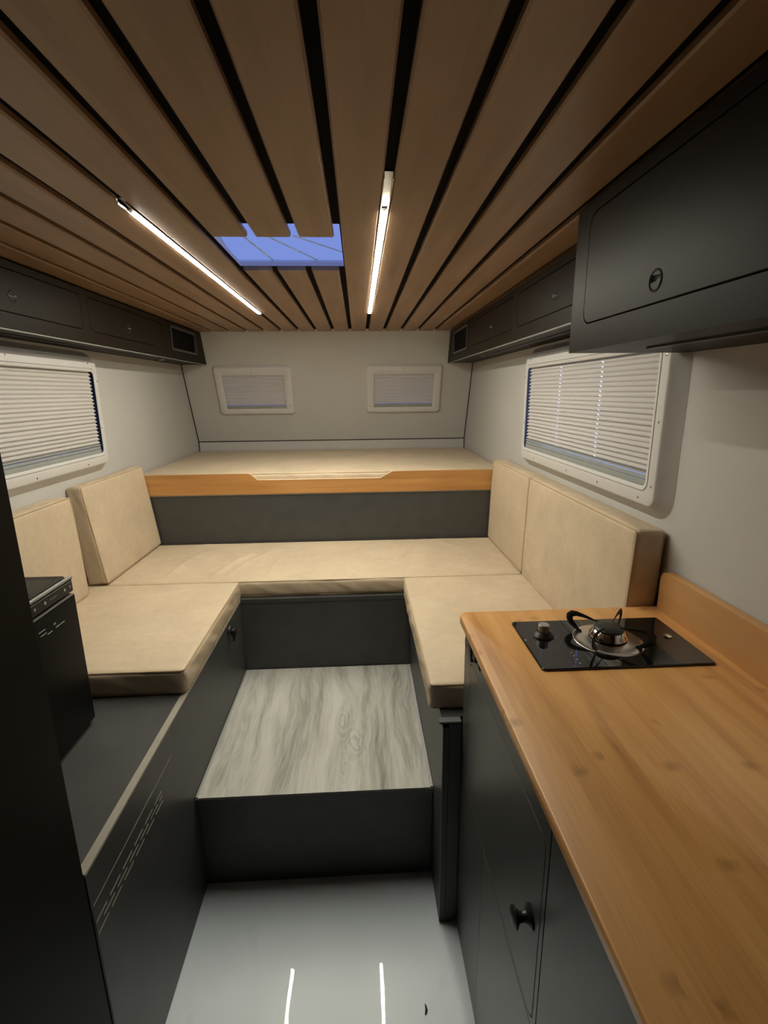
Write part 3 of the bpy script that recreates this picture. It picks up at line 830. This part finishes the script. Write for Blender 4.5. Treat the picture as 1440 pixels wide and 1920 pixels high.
# ------------------------------------------------------------------ benches
# back bench
bm = BM(); box(bm, WL + .002, WR - .002, 1.978, YU + .006, 0.002, .669)
bb = thing(obj('back_bench', bm, M['dark'], smooth=False), 'dark grey bench box along the back, facing the wood-look step', 'bench')
bm = BM(); box(bm, WL + .002, WR - .002, 1.976, YU + .006, .669, .6868)
obj('lid', bm, M['dark'], bb, smooth=False)
# left bench
bm = BM(); box(bm, WL + .002, -.538, .745, 1.974, 0.002, .669)
lb = thing(obj('side_bench', bm, M['dark'], smooth=False), 'dark grey left bench with slotted vents and a pale top edge', 'bench', None)
bm = BM(); box(bm, WL + .002, -.5385, .745, 1.974, .669, .6868)
obj('lid', bm, M['dark'], lb, smooth=False)
bm = BM(); box(bm, -.5385, -.5200, .745, 1.974, .6795, .6868, .001, 1)
obj('top_edge', bm, M['edge'], lb, smooth=False)
frl = Frame((-.520, 0, 0), (0, 1, 0), (0, 0, 1), (1, 0, 0))
bm = BM()
# front panel face with the door hole
face_with_doors(bm, frl, .745, 1.235, .003, .6794, [(.748, 1.150, .06, .605, .012)], gap=.0012, back=-.012)
o_ = rrect(1.235, 1.974, .003, .6794, .0004)
loft(bm, frl, [(o_, 0), (o_, -.0178)], cap_first=True, cap_last=True)
o_ = rrect(.745, 1.974, .003, .6794, .0004); loft(bm, frl, [(o_, 0), (o_, -.0178)])
obj('front_panel', bm, M['dark'], lb, smooth=False)
# vented service door; slots run along it in three staggered rows
bm = BM()
dd = (.748, 1.150, .06, .605)
o1 = rrect(*dd, .012)
loft(bm, frl, [(o1, -.0118), (o1, .0004)], cap_last=True)
vd = obj('service_door', bm, M['dark'], lb, smooth=False)
slots = []
for row, z in enumerate((.5655, .5515, .5370)):
    if row == 1: slots.append((1.053, 1.071, z))
    y = 1.069 if row != 1 else 1.0415
    while y - .0435 > .735: slots.append((max(y - .0435, .750), y, z)); y -= .0555
for a_, b_, z in slots:
    bm = BM(); o_ = rrect(a_, b_, z - .0018, z + .0018, .0016, 3)
    loft(bm, frl, [(o_, .0002), (o_, .0009)], cap_last=True)
    obj('vent_slot', bm, M['edge'], vd, smooth=False)  # pale core tone also paints the light caught on the slot bevels
bm = BM(); box(bm, -.5196, -.5190, .750, 1.150, .6046, .6058)
obj('door_edge', bm, M['edge'], lb, smooth=False)
# black latch hanging under the cushion at the far end
bm = BM()
lathe(bm, [(.022, 0), (.024, .003), (.020, .010), (.009, .013), (.009, .020), (.016, .023), (.016, .027), (0, .028)], (-.520, 1.765, .648), (1, 0, 0), 26)
tube(bm, [(-.500, 1.765, .648), (-.500, 1.760, .630), (-.500, 1.750, .612)], [.007, .006, .004], 8)
obj('latch', bm, M['black'], lb)

# right bench
bm = BM(); box(bm, .2237, WR - .002, 1.140, 1.974, 0.002, .669)
rb = thing(obj('side_bench', bm, M['dark'], smooth=False), 'dark grey right bench between the wood-look step and the kitchen cabinet', 'bench')
bm = BM(); box(bm, .2060, .2236, 1.128, 1.974, .003, .669, .0012, 1)
obj('side_panel', bm, M['dark'], rb, smooth=False)
bm = BM(); box(bm, .2055, .2075, 1.1262, 1.1282, .003, .669)  # bevel highlight painted as a pale strip along the panel corner
obj('pale_edge_strip', bm, M['edge'], rb, smooth=False)
bm = BM(); box(bm, .2056, WR - .002, 1.150, 1.974, .669, .6868, .001, 1)
obj('lid', bm, M['dark'], rb, smooth=False)
bm = BM(); box(bm, .196, .2560, 1.128, 1.150, .680, .6868, .001, 1)
obj('lid_edge', bm, plain('grey_lid_edge', (.13, .135, .135), .5), rb, smooth=False)
bm = BM(); box(bm, .2237, .2565, 1.128, 1.1395, .003, .679)
obj('end_panel', bm, M['dark'], rb, smooth=False)

# raised step between the benches
st = empty('step_platform', (-.157, 1.6, 0)); thing(st, 'raised step with grey wood-look top between the two benches', 'step')
bm = BM(); box(bm, -.519, .205, 1.288, 1.30, 0.002, .330)
obj('riser', bm, M['dark'], st, smooth=False)
bm = BM(); box(bm, -.519, .205, 1.2625, 1.975, .328, .351, .0015, 1)
obj('deck', bm, M['dark'], st, smooth=False)
bm = BM(); box(bm, -.512, .196, 1.265, 1.974, .3511, .3540)
obj('vinyl_top', bm, M['vinyl'], st, smooth=False)
bm = BM()
box(bm, -.5195, -.512, 1.268, 1.974, .3511, .3552, .001, 1)
obj('side_trim', bm, M['rail'], st, smooth=False)
bm = BM(); box(bm, .196, .2055, 1.268, 1.974, .3511, .3552, .001, 1)
obj('side_trim', bm, plain('pale_trim', (.36, .34, .36), .4), st, smooth=False)

# ------------------------------------------------------------------ tall cabinet at the left
bm = BM(); box(bm, WL + .002, -.5202, -.62, .742, .003, 1.926, .002, 1)
tall = thing(obj('tall_cabinet', bm, M['tall'], smooth=False), 'tall near-black cabinet filling the left edge of the picture', 'cabinet')
bm = BM(); frt = Frame((-.5202, 0, 0), (0, 1, 0), (0, 0, 1), (1, 0, 0))
o_ = rrect(-.60, .70, .06, 1.88, .01); loft(bm, frt, [(o_, .0001), (o_, .0012)], cap_last=True)
obj('door', bm, M['tall'], tall, smooth=False)

# ------------------------------------------------------------------ cool box on the left bench
fx, fy0, fy1, fz0, fz1 = -.725, .800, 1.196, .690, 1.100
cb = empty('cool_box', (-.93, 1.0, .687)); thing(cb, 'black portable fridge box standing on the left bench', 'fridge')
bm = BM(); box(bm, -1.150, fx, fy0, fy1, fz0 + .008, 1.058, .006, 2)
obj('body', bm, M['fridge'], cb)
for y_ in (fy0 + .03, fy1 - .05):
    for x_ in (-1.12, fx - .05):
        bm = BM(); box(bm, x_, x_ + .03, y_, y_ + .03, .687, fz0 + .010); obj('foot', bm, M['black'], cb, smooth=False)
bm = BM(); box(bm, -1.146, fx - .001, fy0 + .002, fy1 - .002, 1.0635, 1.100, .004, 2)
lid = obj('lid', bm, M['fridge'], cb)
bm = BM(); frz = Frame((0, 0, 1.100), (1, 0, 0), (0, 1, 0), (0, 0, 1))
a_ = rrect(-1.135, fx - .012, fy0 + .010, fy1 - .006, .012); b_ = rrect(-1.118, fx - .026, fy0 + .026, fy1 - .022, .012)
loft(bm, frz, [(a_, 0), (a_, .004), (b_, .0005), (b_, .0012)], cap_last=True)
obj('lid_panel', bm, M['fridgetop'], lid)
bm = BM(); tube(bm, [(fx - .003, y, 1.1005) for y in (fy0 + .01, fy1 - .004)], .0048, 10); 
obj('front_trim', bm, M['trim'], lid)
bm = BM()
tube(bm, [(-.885, .99, 1.103), (-.885, 1.00, 1.116), (-.885, 1.07, 1.116), (-.885, 1.08, 1.103)], .007, 10)
obj('handle', bm, M['chrome'], lid)
bm = BM(); box(bm, fx - .0012, fx + .0012, fy0 + .06, fy1 - .008, 1.0672, 1.0935, .0008, 1)
cp = obj('control_panel', bm, M['black'], lid, smooth=False)
for y, r_ in ((1.154, .0035), (1.176, .0028), (1.077, .004), (1.04, .0035)):
    bm = BM(); lathe(bm, [(r_, 0), (r_, .001), (0, .0012)], (fx + .0012, y, 1.0815), (1, 0, 0), 14); obj('button', bm, M['rail'], cp)
bm = BM(); box(bm, fx + .0012, fx + .0018, 1.094, 1.122, 1.079, 1.083); obj('display', bm, plain('grey_display', (.12, .12, .12), .2), cp, smooth=False)
bm = BM(); box(bm, fx - .006, fx + .0012, fy0 + .006, fy1 - .006, 1.0565, 1.0585); obj('rim_trim', bm, M['trim'], cb, smooth=False)
bm = BM()
for a_, b_, z in ((1.040, 1.063, 1.024), (1.044, 1.066, 1.014), (1.068, 1.086, 1.008), (1.100, 1.135, 1.009)):
    box(bm, fx, fx + .0012, a_, b_, z - .0007, z + .0007)
box(bm, fx, fx + .001, 1.094, 1.102, 1.018, 1.022); box(bm, fx, fx + .0016, 1.103, 1.110, 1.0080, 1.0110)
obj('badge', bm, M['rail'], cb, smooth=False)

# ------------------------------------------------------------------ kitchen base cabinet and worktop
kx = .258
bm = BM(); box(bm, kx + .016, WR - .002, -.62, 1.1255, .003, .966)
kc = thing(obj('kitchen_cabinet', bm, M['kit'], smooth=False), 'dark grey kitchen base cabinet under the bamboo worktop, with a black knob', 'cabinet')
frk = Frame((kx, 0, 0), (0, 1, 0), (0, 0, 1), (-1, 0, 0))
kd = [(.565, 1.060, .545, .905, .020), (.565, .885, .035, .535, .012), (-.18, .462, .045, .725, .022)]
bm = BM()
face_with_doors(bm, frk, .552, 1.1255, .541, .966, [kd[0]], back=-.0155, gap=.0015)
face_with_doors(bm, frk, .552, 1.1255, .003, .541, [kd[1]], back=-.0155, gap=.0012)
face_with_doors(bm, frk, -.62, .549, .003, .966, [kd[2]], back=-.0155, gap=.0018)
rim = [(-.62, .003), (1.1255, .003), (1.1255, .966), (-.62, .966)]
loft(bm, frk, [(rim, 0), (rim, -.016)])
obj('face_frame', bm, M['kit'], kc, smooth=False)
d1 = door(kc, frk, kd[0], proud=.0003, mat=M['kit']); d2 = door(kc, frk, kd[1], proud=.0003, mat=M['kit']); d3 = door(kc, frk, kd[2], proud=.0003, mat=M['kit'])
bm = BM(); lathe(bm, [(0, 0), (.017, 0), (.018, .003), (.010, .008), (.0075, .014), (.009, .020), (.0165, .025), (.017, .028), (.010, .031), (0, .0315)], (kx, .600, .722), (-1, 0, 0), 28)
obj('knob', bm, M['black'], d1)
# catch plate with a black turn hook at the far end, under the worktop
bm = BM(); lathe(bm, [(0, 0), (.030, 0), (.030, .004), (.026, .007), (0, .007)], (kx + .003, 1.085, .932), (-1, 0, 0), 30)
cp = obj('catch_plate', bm, M['kit'], kc)
bm = BM(); lathe(bm, [(.003, 0), (.003, .001), (0, .0012)], (kx - .004, 1.094, .928), (-1, 0, 0), 12)
obj('screw', bm, M['black'], cp)
bm = BM(); box(bm, kx - .011, kx - .001, 1.018, 1.050, .926, .965, .003, 2)
obj('catch', bm, M['black'], cp)
bm = BM(); box(bm, kx - .010, kx - .001, .984, 1.006, .944, .965, .003, 2)
obj('bolt', bm, M['black'], cp)
bm = BM(); box(bm, kx - .010, kx - .0004, .942, .960, .950, .965, .003, 2)
obj('hook', bm, M['black'], kc)

wt0, wt1 = .966, .988
wx0, wyend = .2465, 1.160
bm = BM(); frw = Frame((0, 0, 0), (1, 0, 0), (0, 1, 0), (0, 0, 1))
def wl_(e):
    r = .022; x0, x1, y0, y1 = wx0 + e, WR - .003, -.62, wyend - e; pts = []
    for k in range(9):
        t = radians(90 + 90 * k / 8); pts.append((x0 + r + r * cos(t), y1 - r + r * sin(t)))
    return [(x1, y1)] + pts + [(x0, y0), (x1, y0)]
loft(bm, frw, [(wl_(.002), wt0), (wl_(0), wt0 + .002), (wl_(0), wt1 - .003), (wl_(.0012), wt1 - .0008), (wl_(.003), wt1)], cap_last=True, cap_first=True)
wt = thing(obj('worktop', bm, M['top'], angle=60), 'bamboo kitchen worktop with rounded corner on the right', 'worktop')
bm = BM(); x0_, x1_ = .764, WR - .003
prof = [(y, z) for y, z in rrect(-.60, 1.150, wt1, 1.092, .0012)]
frs = Frame((x0_, 0, 0), (0, 1, 0), (0, 0, 1), (-1, 0, 0))
ps = [(-.6, wt1), (1.148, wt1), (1.148, 1.072)] + [(1.128 + .020 * cos(radians(a)), 1.072 + .020 * sin(radians(a))) for a in (22, 45, 68, 90)] + [(-.6, 1.092)]
loft(bm, frs, [(ps, -(x1_ - x0_)), (ps, -.0015), ([(y - .0 if y < 0 else y - .001, z - .001 if z > 1 else z) for y, z in ps], 0)], cap_last=True, cap_first=True)
obj('backsplash', bm, M['splash'], wt, angle=40)

# ------------------------------------------------------------------ gas hob
hx0, hx1, hy0, hy1 = .3605, .7255, .873, 1.086
HZ = .988
hob = empty('gas_hob', ((hx0 + hx1) / 2, (hy0 + hy1) / 2, HZ)); thing(hob, 'single burner gas hob of black glass set into the worktop', 'hob')
bm = BM()
loft(bm, frw, [(rrect(hx0, hx1, hy0, hy1, .007), HZ), (rrect(hx0, hx1, hy0, hy1, .007), HZ + .0035), (rrect(hx0 + .0015, hx1 - .0015, hy0 + .0015, hy1 - .0015, .006), HZ + .005)], cap_last=True)
gp = obj('glass_plate', bm, M['hobglass'], hob, angle=30)
HZ += .005
bm = BM(); bx_, by_ = .549, .981
lathe(bm, [(.0745, 0), (.0745, .0015), (.072, .003), (.060, .0022), (.045, .004), (.040, .006)], (bx_, by_, HZ), n=48)
obj('drip_pan', bm, M['steel'], hob)
bm = BM()
lathe(bm, [(.030, .002), (.0315, .008), (.040, .011), (.041, .0125), (.033, .026), (.030, .028), (.028, .028)], (bx_, by_, HZ), n=48)
bn = obj('burner', bm, M['chrome'], hob)
bm = BM()
for k in range(14):
    a = 2 * pi * k / 14; d = Vector((cos(a), sin(a), 0)); c = Vector((bx_, by_, HZ)) + d * .0375
    tube(bm, [c + Vector((0, 0, .014)) + d * .0022, c + Vector((0, 0, .0215)) - d * .0018], .0011, 5)
obj('flame_ports', bm, M['black'], bn)
bm = BM(); lathe(bm, [(.030, .026), (.0315, .028), (.0315, .031), (.027, .0345), (.012, .036), (0, .0362)], (bx_, by_, HZ), n=48)
obj('burner_cap', bm, M['iron'], hob)
ps_root = None
for ang in (137, 46, -42, -137):
    a = radians(ang); d = Vector((cos(a), sin(a), 0)); pts = []
    P0 = Vector((bx_, by_, HZ))
    for r_, z_ in ((.024, .037), (.040, .040), (.058, .0425), (.072, .0435), (.082, .0415), (.088, .035), (.088, .028), (.083, .019), (.073, .011), (.066, .005), (.058, .003)):
        pts.append(P0 + d * r_ + Vector((0, 0, z_)))
    # rounded bend, thin blade standing on edge
    rad = [.0012, .003, .0046, .006, .0075, .008, .0078, .007, .0055, .004, .0022]
    bm = BM(); side = Vector((-d.y, d.x, 0))
    tube(bm, pts, rad, 8, flat=(tuple(side), .30))
    obj('pan_support', bm, M['iron'], hob)
bm = BM(); kxk, kyk = .413, 1.012
lathe(bm, [(.0235, 0), (.0235, .002), (.020, .006), (.0165, .009), (.0145, .011)], (kxk, kyk, HZ), n=32)
kn = obj('knob', bm, M['black'], hob)
bm = BM(); lathe(bm, [(.0125, .009), (.0125, .012), (.0118, .024), (.0124, .0265), (.0110, .0285), (0, .0285)], (kxk, kyk, HZ), n=32)
obj('knob_cap', bm, M['alu'], kn)
bm = BM(); lathe(bm, [(.0095, 0), (.0095, .002), (.007, .0035), (0, .0038)], (.692, .988, HZ), n=24)
obj('igniter_button', bm, M['chrome'], hob)
bm = BM()
for x_, y_, r_ in ((.4455, .934, .0011), (.4455, .920, .0011), (.4455, .905, .0011), (.4455, .891, .0011), (.366, .994, .0016), (.437, 1.000, .0012)):
    bm = BM(); lathe(bm, [(r_, 0), (r_, .0003), (0, .0003)], (x_, y_, HZ), n=10); obj('printed_dot', bm, M['white'], gp)

# ------------------------------------------------------------------ scrap lying on the floor
bm = BM(); tube(bm, [(.136, .905, .002), (.140, .915, .003), (.1395, .924, .002), (.1375, .929, .002)], [.0015, .0032, .002, .0006], 6)
thing(obj('scrap', bm, M['dirt']), 'small dark brown scrap lying on the glossy floor', 'scrap')
